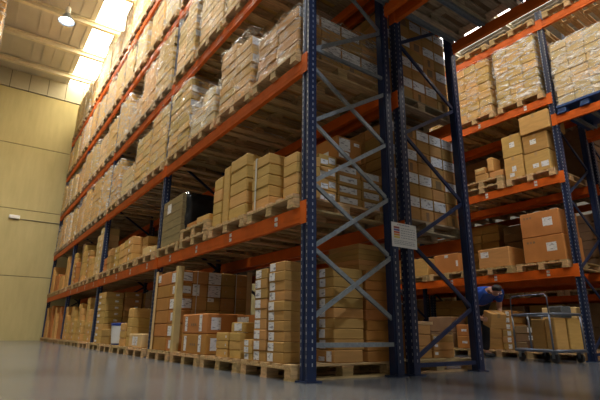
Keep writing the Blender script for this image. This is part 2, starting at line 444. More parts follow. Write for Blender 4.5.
def shell(seed):
    """rounded, rippled skin of stretch film around a unit block"""
    r = random.Random(seed); bm = bmesh.new()
    bmesh.ops.create_cube(bm, size=1.0)
    bmesh.ops.subdivide_edges(bm, edges=bm.edges[:], cuts=9, use_grid_fill=True)
    ph = [r.uniform(0, 6.28) for _ in range(8)]
    low = [f for f in bm.faces if f.calc_center_median().z < -.4999]
    bmesh.ops.delete(bm, geom=low, context='FACES')
    for v in bm.verts:
        x, y, z = v.co
        k = .014 * math.sin(9 * (x + y) + 14 * z + ph[0]) + .010 * math.sin(17 * (x - y) - 9 * z + ph[1]) + .008 * r.uniform(-1, 1)
        e = sum(1 for c in (x, y) if abs(abs(c) - .5) < 1e-4) == 2
        s = 1 + k - (.012 if e else 0)
        v.co = (x * s, y * s, z + .5 + (.5 * k if z > .49 else 0))
    me = bpy.data.meshes.new('stretch_film'); bm.to_mesh(me); bm.free()
    me.polygons.foreach_set('use_smooth', [True] * len(me.polygons)); return me
SH = {}
def film(parent, dx, dy, dz, white=False):
    key = (rnd.randrange(5), white)
    if key not in SH:
        SH[key] = shell(key[0]); SH[key].materials.append(M['film_white' if white else 'film'])
    obj('stretch_film', SH[key], parent, (0, 0, 0), (0, 0, rnd.choice((0, math.pi))), (dx + .035, dy + .035, dz + .012))
def wrapped(x, y, z, label, group, w=.82, d=1.14, h=1.0, rows=5, nf=2, nd=3, mk='tan', detail=True, white=False, marks=None, ragged=True, wrap=True, lean=0, name='wrapped_load', top_missing=0):
    """a pallet load of cartons under stretch film: it moves as one, its cartons are its parts"""
    R = obj(name, None, None, (x, y, z + .002), (0, 0, rnd.uniform(-.02, .02))); tag(R, label, 'load', group)
    rh = h / rows; joint = MB()
    for i in range(rows):
        a, b = (nf, nd) if i % 2 == 0 else (max(1, nf), nd)
        off = rnd.uniform(-.014, .014) if ragged else 0
        for j in range(a):
            for k in range(b):
                if i == rows - 1 and ragged and rnd.random() < top_missing: continue
                cy0, cy1 = -w / 2 + w * j / a + off, -w / 2 + w * (j + 1) / a + off
                cx0, cx1 = -d / 2 + d * k / b, -d / 2 + d * (k + 1) / b
                jx = rnd.uniform(-.006, .006) if ragged else 0
                if detail:
                    if 0 < k < b - 1 and 0 < j < a - 1 and i < rows - 1: continue
                    ms = []
                    if marks: ms = marks(i, j, k, a, b)
                    carton(cx0 + jx, cx1 + jx, cy0, cy1, rh * i, rh * (i + 1), '', None, mk, ms, None, 0, 'carton', R)
                else:
                    joint.box(cx0 + jx + .005, cx1 + jx - .005, cy0 + .005, cy1 - .005, rh * i, rh * (i + 1) - .010)
    if not detail: obj('carton_block', joint.mesh('carton_block', M[mk]), R)
    if wrap: film(R, d, w, h, white)
    return R

# ------------------------------------------------------------------ build
build_setting()
def slot_y(k, s): return k * BAY + .053 + .938 * (s + .5)
YA = [k * BAY for k in range(5)]
HA = 7.75
bridge = [-BAY]
# left rack (front row) with the bridge bay on this side of the passage
rack('pallet_rack', 'long navy and orange pallet rack on the left, facing the lit aisle', 0.0,
     [-BAY] + YA, [HA] * 6, [[3.99]] + [LV[1:]] * 4,
     4, lambda y: crossed(HA) if abs(y) < .01 else zigzag(HA, .15, .6, 1), lambda y: abs(y) < .01,
     label_bays=((1, 0), (2, 0), (3, 0)))
XB = 1.233
rack('pallet_rack', 'navy and orange pallet rack standing back to back behind the long left rack', XB,
     [-BAY] + YA, HA, [[3.99]] + [LV[1:]] * 4,
     3, lambda y: [(.09, .09, -.02), (.15, .65, -.02), (1.28, .65, -.02), (1.28, 1.84, -.02), (2.47, 1.84, -.02), (2.47, 3.03, -.02), (3.6, 3.03, -.02), (3.6, 4.2, -.02), (4.8, 4.2, -.02), (4.8, 5.4, -.02), (6, 5.4, -.02)], lambda y: False)
XC, YC = 5.40, .22
YCs = [YC - BAY, YC, YC + BAY, YC + 2 * BAY]
LC = [0, 1.41, 2.95, 4.385, 5.87]
rack('pallet_rack', 'navy and orange pallet rack on the right across the far aisle', XC, YCs, 6.10,
     [[3.97, 5.87]] + [LC[1:]] * 2, 3, lambda y: zigzag(6.1, .1, .62, 0), lambda y: False, label_bays=((1, 0), (1, 1), (1, 2), (2, 0)))
XD = 6.66
rack('pallet_rack', 'darker pallet rack row standing back to back behind the right rack', XD, YCs, 6.10,
     [[3.97, 5.87]] + [LC[1:]] * 2, 3, lambda y: zigzag(6.1, .1, .62, 0), lambda y: False)
XL = -3.95
rack('pallet_rack', 'pallet rack at the extreme left edge across the lit aisle', XL, [BAY * 2.35, BAY * 3.35], HA, [[LV[1], LV[3], LV[5]]], 1,
     lambda y: zigzag(HA, .15, .6, 0), lambda y: False)

A, B_, C_, D_ = 'left rack', 'middle rack', 'right rack', 'rear right rack'
def pl_label(rk, lv, k, s, kind='wooden pallet'):
    return f"{kind} {LEVEL[lv]} of the {rk}, {BAYN[k]}, {SLOTN[s]}"
def ld_label(rk, lv, k, s, kind='wrapped carton load'):
    return f"{kind} {LEVEL[lv]} of the {rk}, {BAYN[k]}, {SLOTN[s]}"

# ---- high-bay lamps
LAMP = 1300
bulb = emit('lamp_glow', (.80, .90, 1), 60)
def lamp(x, y, label, power=1.0, tint=(1, .93, .80)):
    r = obj('ceiling_lamp', None, None, (x, y, 9.30)); tag(r, label, 'lamp', 'high-bay lamps')
    sh = MB().lathe([(.045, .30), (.09, .26), (.16, .10), (.24, 0), (.235, 0), (.15, .10), (.08, .25), (.0, .27)]).mesh('shade', M['zinc'], smooth=True)
    obj('shade', sh, r)
    obj('housing', MB().lathe([(0, .50), (.07, .50), (.075, .46), (.075, .31), (.045, .30)]).mesh('housing', M['white']), r)
    obj('bulb', MB().lathe([(0, -.02), (.10, -.01), (.13, .05), (.10, .14), (.05, .22), (0, .24)]).mesh('bulb', bulb, smooth=True), r)
    l_ = bpy.data.lights.new('lamp_light', 'SPOT'); l_.energy = LAMP * power; l_.spot_size = math.radians(140); l_.spot_blend = .6; l_.shadow_soft_size = .13; l_.color = tint
    lo = bpy.data.objects.new('lamp_light', l_); COL.objects.link(lo); lo.location = (0, 0, -.04); lo.parent = r
    obj('hanger', MB().tube([(0, 0, .49), (0, 0, .69)], .008, 6).mesh('hanger', M['zinc']), r)
# ---- bridge over the passage: pallets seen from below on steel support bars
def support_bar(x0, x1, y, z, label, grp):
    m = cached(('sb', round(x1 - x0, 2)), lambda: MB().box(0, x1 - x0, -.03, .03, -.004, 0).box(0, x1 - x0, -.03, -.026, -.04, 0).box(0, x1 - x0, .026, .03, -.04, 0).mesh('support_bar', M['zinc']))
    o = obj('support_bar', m, None, (x0, y, z)); tag(o, label, 'bar', grp)
for s in range(4):
    y = -BAY + .053 + .938 * (s + .5)
    q = SLOTN[3 - s].replace('last', 'outermost')
    for nm, x in (('left', .55), ('right', XB + .55)):
        pallet(x, y, 3.994, f"wooden pallet seen from below on the {nm} bridge over the passage, {q}", 'pallets on the bridge over the passage', True, 'old_wood')
        for dy in (.02, .42):
            support_bar(x - .499, x + .499, y + dy, 3.993, f"steel bar under {nm} bridge over the passage, {q}, {'outer' if dy < .1 else 'inner'} of its pair", 'support bars under the bridge')

    for nm, x in (('left', .55), ('right', XB + .55)):
        wrapped(x, y, 3.994 + PH + .002, f"unseen carton load added on the {nm} bridge over the passage, {q}", 'unseen loads added on the bridge over the passage', h=1.3, rows=6, mk='dark_card', detail=False, wrap=False)  # unseen loads added to stop skylight coming through the pallet gaps

# ---- left rack: pallets everywhere
for k in range(4):
    for lv in range(6):
        for s in range(4):
            y = slot_y(k, s)
            pallet(.55, y, LV[lv] + (.0015 if lv else 0), pl_label(A, lv, k, s), 'pallets in the left rack', k < 2, 'wood' if lv < 2 or rnd.random() < .4 else 'old_wood')
# wrapped loads on the upper levels
HB = {(2, 0, 0): .56, (2, 0, 1): .86, (2, 0, 2): .50, (2, 0, 3): 1.08, (2, 1, 0): 1.10, (2, 1, 1): .95, (2, 1, 2): .55, (2, 1, 3): .95,
      (3, 0, 0): 1.18, (3, 0, 1): 1.16, (3, 0, 2): 1.10, (3, 0, 3): 1.12, (3, 1, 0): 1.12, (3, 1, 1): 1.02, (3, 1, 2): .60}
def rows_marks(i, j, k, a, b):
    if j: return []
    if i % 2: return [('e', .04, .96, .08, .92)] if (i // 2 + k) % 4 else [('e', .30, .75, .1, .8, 'dark_card')]  # dark patch paints a shaded recess where no label sits
    return [('e', .40, .62, .1, .8, 'dark_card')] if (i // 2 + 2 * k) % 4 == 0 else []
def end_marks(i, j, k, a, b):
    out = []
    if j == 0 and (i + k) % 2 == 0: out.append(('e', .06, .96, .12, .80))
    elif j == 0 and (i * 2 + k) % 3 == 0: out.append(('e', .55, .95, .2, .75))
    return out
for k in range(4):
    for lv in range(2, 6):
        for s in range(4):
            h = HB.get((lv, k, s), rnd.uniform(.84, 1.13))
            if lv == 5: h = rnd.uniform(.95, 1.5)
            det = (k == 0 and lv in (2, 3)) or (k == 1 and lv == 2)
            wh = rnd.random() < (.25 if lv > 3 else .4 if (lv, k, s) != (2, 0, 2) else 1)
            if (lv, k) == (2, 0) and s < 2: wh = False
            look = 'low wrapped load' if h < .7 else ('milky wrapped load' if wh else 'clear wrapped load')
            mk = rnd.choice(['wrapped_tan', 'wrapped_tan', 'tan', 'pale_card'])
            if (lv, k) == (2, 0) and s in (0,): mk = 'kraft'
            mks = rows_marks if k == 0 and lv in (2, 3) else None
            wrapped(.55 + rnd.uniform(-.02, .02), slot_y(k, s), LV[lv] + PH + .002, ld_label(A, lv, k, s, look), 'wrapped loads in the left rack',
                    w=rnd.uniform(.78, .83), h=h, rows=max(3, round(h / (.125 if mks else .17))), nf=2, nd=4 if det and mks else 3, mk=mk, detail=det, white=wh, marks=mks,
                    lean=rnd.uniform(-.012, .012), top_missing=.12)

# ---- left rack, floor level, nearest bay
FX = ('f', .08, .42, .12, .9)
Z0 = PH + .001
w = 'front right floor stack beside the near blue post'
column(-.02, .29, .265, .535, Z0, .99, 10, w, 'flat labelled carton', 'kraft', [('f', .06, .40, .10, .92)])
w = 'labelled floor stack second from the near post'
column(-.03, .29, .545, .765, Z0, .95, 9, w, 'flat labelled carton', 'kraft', [('f', .08, .52, .10, .92)])
w = 'short labelled floor stack left of the tall ones'
column(-.03, .35, .775, .945, Z0, .31, 3, w, 'small carton', 'tan', [('f', .08, .55, .10, .92)])
w = 'floor stack seen through crossed braces, left column'
column(.40, .76, .10, .385, .235, .955, 8, w, 'flat carton', 'kraft', [('f', .25, .55, .10, .92)])
carton(.40, .74, .10, .385, Z0, .235, 'carton lying under the left column behind the crossed braces', None, 'kraft', [('f', .2, .5, .1, .45), ('f', .6, .85, .1, .9)])
w = 'floor stack behind crossed braces, right column'
column(.79, 1.13, .10, .30, Z0, .955, 9, w, 'flat carton', 'orange_card')
w = 'deep floor column behind the labelled front stacks'
column(.78, 1.13, .32, .62, Z0, .955, 4, w, 'plain carton', 'kraft')
w = 'flat pile on top of the braced floor stacks'
column(.74, 1.12, .13, .60, .957, 1.215, 5, w, 'wide thin carton', 'kraft', rzj=.006)
# second and third slots
w = 'three small cartons standing before the orange cartons'
column(-.02, .28, 1.30, 1.575, Z0, .37, 3, w, 'small yellow carton', 'tan', [('f', .80, .86, .35, .65)], rzj=.02)
w = 'yellow floor stack under the white sheet label'
column(-.02, .30, 1.02, 1.26, Z0, .37, 3, w, 'small yellow carton', 'tan', rzj=.02)
carton(-.01, .30, 1.02, 1.26, .372, .47, 'small yellow carton with white label on its pile, left of labelled floor stacks', None, 'tan', [('f', .3, .95, .15, .9)])
for i, q in enumerate(('lower', 'upper')):
    c = carton(-.03, .45, 1.80, 2.54, Z0 + .225 * i, Z0 + .225 * (i + 1), f"wide orange printed carton with white tape labels, {q} of the floor pair", 'orange printed carton pair', 'orange_card',
               [('f', .12, .22, .12, .88), ('f', .70, .80, .12, .95), ('e', .1, .35, .2, .8)])
    for a in (.38, .46, .54): sticker(c, 'f', a, a + .05, .40, .52, .476, .736, .2235, 'dark_card', 'printed_text')
carton(.47, .9, 1.28, 1.72, .126, .36, 'plain carton behind the small yellow cartons on the floor pallet', None, 'kraft')
carton(.30, .72, 1.28, 1.74, .372, .57, 'carton with large bluish sheet label above the small yellow cartons', None, 'orange_card', [('f', .1, .75, .1, .92)]) if False else None
carton(.31, .46, 1.28, 1.76, .126, .56, 'carton with large white sheet label behind the small yellow cartons', None, 'orange_card', [('f', .05, .6, .45, .95)])
# big strapped load with corner boards: orange front, shaded side with white sheets; its cartons move as one
R = obj('strapped_load', None, None, (.53, 3.27, Z0)); tag(R, 'tall strapped load with orange front, corner boards and white sheets, floor, left of orange pair', 'load')
xc = [-.55, -.34, -.12, .08, .30, .55]; HR = .174
for i in range(6):
    for c in range(5):
        ms = []
        if (c, i) == (0, 5): ms = [('e', .30, .95, .2, .85)]
        elif (c, i) == (0, 4): ms = [('e', .20, .90, .25, .8)]
        elif (c, i) == (1, 4): ms = [('e', .0, .45, .1, .95)]
        elif (c, i) == (0, 3): ms = [('e', .20, 1.0, .15, .85)]
        elif c == 2 and i in (4, 5): ms = [('e', .02, .98, .04, .96)]
        elif (c, i) == (2, 3): ms = [('e', .02, .5, .68, .96)]
        elif c > 2: ms = [('e', .30, .38, .45, .62, 'tape')]
        if c == 0: ms = ms + [('f', .12, .75, .10, .82)] if (i % 2) else ms + [('f', .35, .75, .2, .8)]
        carton(xc[c], xc[c + 1], -.44, -.16, HR * i, HR * (i + 1), '', None, 'orange_card' if c == 0 else 'kraft', ms, None, 0, 'carton', R)
    carton(-.55, .0, -.155, .42, HR * i, HR * (i + 1), '', None, 'orange_card', [('f', .1, .3, .3, .9)] if i == 5 else [], None, 0, 'carton', R)
    carton(.005, .55, -.155, .42, HR * i, HR * (i + 1), '', None, 'dark_card', [], None, 0, 'carton', R)
for sx, sy in ((-1, -1), (-1, 1), (1, -1), (1, 1)):
    m = MB(); x_, y_ = .556 * sx, (-.446 if sy < 0 else .426)
    m.box(min(x_, x_ + .006 * sx), max(x_, x_ + .006 * sx), min(y_ + .006 * sy, y_ - .075 * sy), max(y_ + .006 * sy, y_ - .075 * sy), 0, 1.09)
    m.box(min(x_, x_ - .075 * sx), max(x_, x_ - .075 * sx), min(y_, y_ + .006 * sy), max(y_, y_ + .006 * sy), 0, 1.09)
    obj('corner_board', m.mesh('corner_board', M['pale_card']), R)
for x_ in (-.28, .31):
    obj('strap', MB().box(x_ - .006, x_ + .006, -.4445, -.4425, 0, 1.046).box(x_ - .006, x_ + .006, -.4445, .424, 1.045, 1.047).box(x_ - .006, x_ + .006, .4225, .4245, 0, 1.046).mesh('strap', M['straps']), R)

# ---- left rack, floor, bays beyond
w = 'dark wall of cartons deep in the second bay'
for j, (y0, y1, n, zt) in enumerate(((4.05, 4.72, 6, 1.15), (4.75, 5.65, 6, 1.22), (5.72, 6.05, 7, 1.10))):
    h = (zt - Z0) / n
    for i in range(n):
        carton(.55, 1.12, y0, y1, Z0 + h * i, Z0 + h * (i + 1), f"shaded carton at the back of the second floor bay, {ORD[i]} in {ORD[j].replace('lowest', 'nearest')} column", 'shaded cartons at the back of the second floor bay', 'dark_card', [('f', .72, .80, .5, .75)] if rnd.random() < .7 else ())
column(.0, .36, 6.86, 7.45, Z0, 1.13, 8, 'tall yellow floor stack in the second bay', 'yellow carton', 'tan', [('f', .1, .4, .15, .5), ('e', .55, .75, .4, .7)], rzj=.015)
column(.38, .73, 6.84, 7.45, Z0, 1.15, 8, 'middle stack behind the tall yellow one', 'shaded carton', 'kraft', [('e', .60, .80, .4, .7)], rzj=.01)
column(.75, 1.10, 6.84, 7.45, Z0, 1.14, 8, 'rear stack behind the tall yellow one', 'shaded carton', 'kraft', [('e', .60, .80, .4, .7)], rzj=.01)
column(-.02, .40, 4.16, 4.84, Z0, .33, 1, 'printed pale carton at the front of the second floor bay', 'single wide carton', 'pale_card', [('f', .30, .48, .15, .8), ('f', .52, .70, .15, .8)])
column(.02, .42, 4.86, 5.16, Z0, .74, 4, 'stepped floor stack right of the blue tub', 'tan carton', 'tan', rzj=.03)
column(.0, .40, 5.19, 5.50, Z0, .50, 3, 'lower stack touching the blue tub', 'tan carton', 'tan', rzj=.03)
t = obj('tub', None, None, (.16, 5.83, Z0)); tag(t, 'squat blue tub with white wrapper on a floor pallet, second bay', 'tub')
obj('tub_body', MB().lathe([(0, 0), (.20, 0), (.225, .36), (.215, .36), (.19, .02), (0, .02)]).mesh('tub_body', M['tubblue'], smooth=True), t)
obj('tub_lid', MB().lathe([(.235, .345), (.235, .37), (.2, .38), (0, .385)]).mesh('tub_lid', M['tubblue']), t)
lab = MB()
for q in range(9):
    a0, a1 = math.radians(140 + q * 12), math.radians(152 + q * 12)
    lab.v += [(math.cos(a) * r, -math.sin(a) * r * -1, z) for a, z, r in ((a0, .03, .204), (a1, .03, .204), (a1, .33, .2255), (a0, .33, .2255))]
    n = len(lab.v); lab.f.append((n - 4, n - 3, n - 2, n - 1)); lab.mi.append(0)
obj('wrapper', lab.mesh('wrapper', M['white']), t)
column(.0, .42, 6.25, 6.86, Z0, .40, 2, 'low pair left of the blue tub', 'small carton', 'kraft', rzj=.02)
def far_row(k, cols, zb, where):
    """front columns of one bay, near to far; each carton a thing"""
    for j, (y0, y1, h, n, mk, x0) in enumerate(cols):
        nm = {'tan': 'tan', 'kraft': 'brown', 'orange_card': 'orange-brown', 'pale_card': 'pale', 'dark_card': 'dark'}[mk]
        column(x0, x0 + .36, y0, y1, zb, zb + h, n, f"{ORD[j].replace('lowest', 'first')} front column, {BAYN[k]}, {where}", f'{nm} carton', mk, [('f', .2, .4, .3, .6)] if j % 3 == 0 else (), rzj=.03)
def auto_cols(k, skip=()):
    out = []
    for s_ in range(4):
        y = slot_y(k, s_) - .43
        if s_ in skip: continue
        r_ = rnd.random(); m_ = rnd.choice(['tan', 'kraft', 'orange_card', 'tan'])
        if r_ < .5:
            out += [(y, y + .40, rnd.uniform(.5, .75), 4, m_, 0.0), (y + .42, y + .84, rnd.uniform(.75, 1.02), 5, m_, .03)]
        elif r_ < .8:
            out += [(y, y + .27, rnd.uniform(.3, .5), 3, m_, -.02), (y + .29, y + .55, rnd.uniform(.6, .8), 5, m_, .0), (y + .57, y + .85, rnd.uniform(.8, 1.0), 6, m_, .02)]
        else:
            out += [(y + .05, y + .8, rnd.uniform(.4, .6), 3, m_, 0.0)]
    return out
far_row(2, auto_cols(2), Z0, 'floor')
STUFF = FARBOX = MB()
far_row(3, auto_cols(3), Z0, 'floor')
STUFF = None
# ---- left rack, lowest beams
Z1 = LV[1] + PH + .003
w = 'stack left of near post on lowest beams'
column(-.02, .26, .10, .325, Z1, 1.98, 4, w, 'flat carton', 'tan')
w = 'left column behind crossed braces, lowest beams'
column(.28, .515, .17, .50, Z1, 2.06, 4, w, 'labelled carton', 'tan', [('e', .12, .5, .15, .55), ('e', .55, .9, .3, .8)])
w = 'middle column behind crossed braces, lowest beams'
column(.52, .845, .17, .50, Z1, 2.00, 4, w, 'labelled carton', 'kraft', [('e', .08, .80, .35, .92)])
w = 'right column behind crossed braces, lowest beams'
column(.85, 1.14, .17, .50, Z1, 1.99, 4, w, 'labelled carton', 'kraft', [('e', .08, .82, .30, .92)])
carton(.53, .87, .18, .74, 2.062, 2.32, 'large orange carton with white labels on top of the braced columns', None, 'orange_card', [('e', .08, .52, .40, .92), ('e', .06, .48, .08, .36), ('f', .3, .75, .15, .45), ('e', .68, .9, .72, .85)])
w = 'strapped yellow stack on lowest beams, nearest bay'
cs = column(.0, .46, .62, .955, Z1, 2.14, 5, w, 'wide carton', 'tan', rzj=.004)
st = MB().box(-.006, -.002, .86, .885, 0, .574).box(-.006, .466, .86, .885, .572, .576)
tag(obj('strap', st.mesh('strap', M['straps']), None, (0, 0, Z1)), 'grey plastic strap round the yellow stack on the lowest beams', 'strap')
w = 'tall five-box stack on lowest beams, second slot'
column(.0, .42, 1.09, 1.48, Z1, 2.29, 5, w, 'wide yellow carton', 'tan', rzj=.006)
carton(.0, .10, 1.50, 1.66, Z1, 2.26, 'tall narrow upright carton leaning in the yellow stacks, lowest beams', None, 'tan')
column(.0, .42, 1.68, 1.92, Z1, 2.18, 4, 'left end stack of the yellow group, lowest beams', 'small yellow carton', 'tan', rzj=.006)
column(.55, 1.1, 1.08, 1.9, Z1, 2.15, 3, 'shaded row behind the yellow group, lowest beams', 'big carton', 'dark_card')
pallet(.55, slot_y(0, 2), Z1 + .003, 'spare wooden pallet lying upon another beside the black bundle', 'pallets in the left rack', True, 'wood', 0)
carton(.0, .4, 2.05, 2.40, Z1 + PH + .004, Z1 + PH + .10, 'flat yellow carton on the doubled pallets right of the black bundle', None, 'tan', rz=.05)
carton(.0, .4, 2.42, 2.74, Z1 + PH + .004, Z1 + PH + .08, 'low carton on the doubled pallets touching the black bundle side', None, 'orange_card')
# the black bundle
R = obj('wrapped_bundle', None, None, (.55, slot_y(0, 3), Z1)); tag(R, 'tall bundle under black film with olive front on the lowest beams', 'load')
bl = shell(77); bl.materials.append(M['black_film']); obj('black_wrap', bl, R, (.02, 0, 0), scale=(1.06, .82, .73))
ol = MB()
for i in range(6): ol.box(-.56, -.49, -.395, .385, .02 + .115 * i, .02 + .115 * (i + 1) - .004)
obj('carton_front', ol.mesh('carton_front', M['olive_film'], .004), R)
obj('shipping_label', MB().box(-.5635, -.5605, .05, .20, .50, .64).mesh('label', M['label']), R)
# second bay on the lowest beams
far_row(1, [(4.0, 4.32, .10, 1, 'pale_card', 0), (4.34, 4.66, .14, 1, 'pale_card', 0), (4.98, 5.30, .44, 3, 'kraft', .16), (5.32, 5.62, .47, 3, 'tan', .0), (5.64, 5.92, .46, 3, 'tan', 0), (5.94, 6.24, .44, 3, 'tan', .01), (6.26, 6.56, .42, 3, 'tan', 0), (6.86, 7.16, .45, 3, 'kraft', 0), (7.18, 7.44, .30, 2, 'orange_card', 0)], Z1, 'lowest beams')
far_row(2, [(7.84, 8.12, 1.08, 7, 'pale_card', 0), (8.14, 8.40, .95, 6, 'pale_card', 0), (8.75, 9.02, .5, 3, 'tan', 0), (9.04, 9.30, .72, 5, 'kraft', 0), (9.72, 10.0, .95, 6, 'tan', 0), (10.02, 10.28, 1.05, 7, 'dark_card', .03), (10.66, 10.95, .6, 4, 'orange_card', 0), (10.97, 11.25, .9, 6, 'tan', 0)], Z1, 'lowest beams')
STUFF = FARBOX
far_row(3, auto_cols(3), Z1, 'lowest beams')
for k in (1, 2, 3):
    STUFF = None if k == 1 else FARBOX
    for s_ in range(4):
        if k == 1 and s_ == 0: continue
        y = slot_y(k, s_)
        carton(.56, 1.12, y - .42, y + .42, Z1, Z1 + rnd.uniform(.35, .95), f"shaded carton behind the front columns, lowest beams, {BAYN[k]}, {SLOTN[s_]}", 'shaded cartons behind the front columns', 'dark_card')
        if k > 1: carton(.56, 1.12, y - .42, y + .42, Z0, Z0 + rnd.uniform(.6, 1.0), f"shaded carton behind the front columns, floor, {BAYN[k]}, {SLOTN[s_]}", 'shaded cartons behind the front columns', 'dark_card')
STUFF = None
fb = obj('cartons', FARBOX.mesh('cartons', [M[q] for q in ('tan', 'kraft', 'orange_card', 'pale_card', 'dark_card')]))
tag(fb, 'smallest distant cartons on the floor and lowest beams near the far wall', 'cartons', None, 'stuff')

# ---- middle rack (back to back)
for k in range(4):
    for lv in range(0, 4):
        for s in range(4):
            if lv == 0 and k in (1, 2): continue
            pallet(XB + .55, slot_y(k, s), LV[lv] + (.0015 if lv else 0), pl_label(B_, lv, k, s), 'pallets in the middle rack', k == 0, 'old_wood' if lv else 'wood')
            if lv == 0 and k < 3: continue
            h = 1.10 if (k, s) == (0, 0) else rnd.uniform(.8, 1.1)
            if lv == 2 and (k, s) == (0, 0): h = 1.12
            det = (k, s) == (0, 0)
            wrapped(XB + .55, slot_y(k, s) if not det else slot_y(0, 0) - .01, LV[lv] + PH + .002, ld_label(B_, lv, k, s, 'labelled carton load' if det else 'brown carton load'), 'loads in the middle rack',
                    w=.8, d=1.12, h=h, rows=8 if det else 5, nf=2, nd=5 if det else 3, mk='kraft' if det else 'dark_card', detail=det, marks=rows_marks if det else None, wrap=False, ragged=not det)
column(XB + .40, XB + .70, .30, .85, Z0, .37, 2, 'left pair on the middle rack floor pallet', 'carton', 'kraft')
column(XB + .72, XB + 1.08, .30, .85, Z0, .37, 3, 'right trio on the middle rack floor pallet', 'white-labelled carton', 'kraft', [('e', .05, .2, .4, .75)])
carton(XB + .40, XB + .70, .30, .85, .372, .47, 'flat carton with a wooden board on it, on the left pair', None, 'kraft')
tag(obj('board', MB().box(-.19, .19, -.28, .28, 0, .035).mesh('board', M['wood'], .003), None, (XB + .55, .58, .472)), 'pale wooden board lying on cartons between the blue posts', 'board')
fr_ = obj('step_frame', MB().tube([(-.13, 0, 0), (-.10, 0, .30), (-.07, 0, .36), (.0, 0, .38), (.07, 0, .35), (.11, 0, .26), (.17, 0, 0)], .010).tube([(-.11, 0, .2), (.12, 0, .2)], .007).mesh('step_frame', M['zinc'], smooth=True), None, (XB + .55, .62, .507))
tag(fr_, 'light grey bent tube frame standing on the pale wooden board', 'frame')
pallet(XB + .55, slot_y(0, 2), PH + .0015, 'second floor pallet stacked in the middle rack behind the sign', 'pallets in the middle rack', True, 'wood', 0)

# ---- right rack
for k in range(2):
    for lv in range(5):
        for s in range(4):
            y = YC + slot_y(k, s)
            pallet(XC + .55, y, LC[lv] + (.0015 if lv else 0), pl_label(C_, lv, k, s), 'pallets in the right rack', k == 0, 'wood')
for s in range(4):
    y = YC - BAY + slot_y(0, s)
    q = SLOTN[3 - s].replace('nearest slot', 'beside the shared post').replace('slot', 'from the shared post').replace('last', 'farthest')
    for z, n_ in ((3.97, 'lower'), (5.87, 'upper')):
        if n_ == 'lower' and s == 3: continue
        pallet(XC + .55, y, z + .0015, f"wooden pallet on {n_} beams of the right rack's edge bay, {q}", "pallets in the right rack's edge bay", True, 'wood')
# blue plastic pallet with milky wrapped load
yb = YC - BAY + slot_y(0, 3)
r = obj('plastic_pallet', None, None, (XC + .55, yb, 3.972)); tag(r, 'blue plastic pallet under the milky wrapped load at the right edge', 'pallet')
obj('top_deck', MB().box(-.6, .6, -.43, .43, .10, .15).mesh('deck', M['blue_plastic'], .008), r)
for sx in (-.5, 0, .5):
    for sy in (-.36, 0, .36): obj('block', cached(('pb',), lambda: MB().box(-.08, .08, -.07, .07, .02, .10).mesh('block', M['blue_plastic'], .008)), r, (sx, sy, 0))
for sy in (-.36, 0, .36): obj('bottom_runner', cached(('pr',), lambda: MB().box(-.6, .6, -.07, .07, 0, .02).mesh('runner', M['blue_plastic'])), r, (0, sy, 0))
wrapped(XC + .55, yb, 3.972 + .151, 'milky wrapped load standing on the blue plastic pallet', 'wrapped loads in the right rack', w=.82, h=1.17, rows=8, nf=3, nd=3, mk='pale_card', white=True)
for dy in (-.3, .02, .3, -1.0):
    y = yb + dy
    support_bar(XC + .051, XC + 1.049, y, 3.9695, f"steel support bar under the edge bay of the right rack, {'inner' if dy > .2 else 'middle' if dy > 0 else 'outer' if dy > -.5 else 'outermost'} one", 'support bars under the edge bay')
# wrapped loads on the third beams
for k in range(2):
    for s in range(4):
        det = k == 0 and s < 3
        wrapped(XC + .55, YC + slot_y(k, s) + (.03 if s == 0 else 0), LC[3] + PH + .003, ld_label(C_, 3, k, s, 'milky wrapped load' if (k, s) == (0, 0) else 'clear wrapped load'), 'wrapped loads in the right rack',
                w=.80, h=1.18 if s < 2 else 1.1, rows=7, nf=3, nd=3, mk='wrapped_tan' if s == 0 else 'tan', detail=det, white=(s == 0))
# cartons on the second beams
z = LC[2] + PH + .003
SM = [('f', .42, .58, .36, .58)]
L = 'of five on the right rack'
c5 = 'five big cartons on the right rack'
carton(XC - .02, XC + .5, .83, 1.19, z, z + .41, f"big tan carton with white stickers, lower left {L}", c5, 'tan', [('f', .40, .62, .30, .55), ('f', .25, .5, .08, .25)], 'x')
carton(XC - .02, XC + .5, .37, .81, z, z + .37, f"big tan carton with two stickers, lower right {L}", c5, 'tan', [('f', .32, .56, .22, .42), ('f', .66, .95, .18, .44)], 'x')
carton(XC - .02, XC + .5, .83, 1.20, z + .412, z + .83, f"big tan carton with one sticker, upper left {L}", c5, 'tan', [('f', .40, .66, .42, .66)], 'x', .02)
carton(XC - .02, XC + .5, .36, .80, z + .372, z + .72, f"big orange-tan carton, upper right {L}", c5, 'kraft', [('f', .30, .55, .42, .68)], 'x')
carton(XC - .06, XC + .5, .27, .80, z + .722, z + 1.07, f"widest tan carton lying across the top {L}", c5, 'tan', [], 'x', -.015)
y1 = YC + slot_y(0, 1)
pallet(XC + .55, y1, LC[2] + PH + .004, 'white-wood pallet doubled under small mixed cartons on the right rack', 'pallets in the right rack', True, 'wood', 0)
zz = LC[2] + 2 * PH + .006
L = 'on the doubled pallets of the right rack'
carton(XC + .02, XC + .4, 1.55, 1.83, zz, zz + .14, f"small carton, lower left {L}", 'small mixed cartons on the doubled pallets', 'kraft')
carton(XC + .02, XC + .4, 1.24, 1.53, zz, zz + .12, f"small carton, lower right {L}", 'small mixed cartons on the doubled pallets', 'kraft')
carton(XC + .02, XC + .35, 1.60, 1.83, zz + .142, zz + .27, f"small carton, upper left {L}", 'small mixed cartons on the doubled pallets', 'kraft', [('f', .1, .9, .55, .9, 'pale_card')])
carton(XC + .02, XC + .3, 1.43, 1.55, zz + .142, zz + .42, f"narrow upright yellow carton {L}", 'small mixed cartons on the doubled pallets', 'tan')
carton(XC + .5, XC + 1.1, 1.3, 1.86, zz, zz + .3, f"low dark carton at the back {L}", 'small mixed cartons on the doubled pallets', 'dark_card')
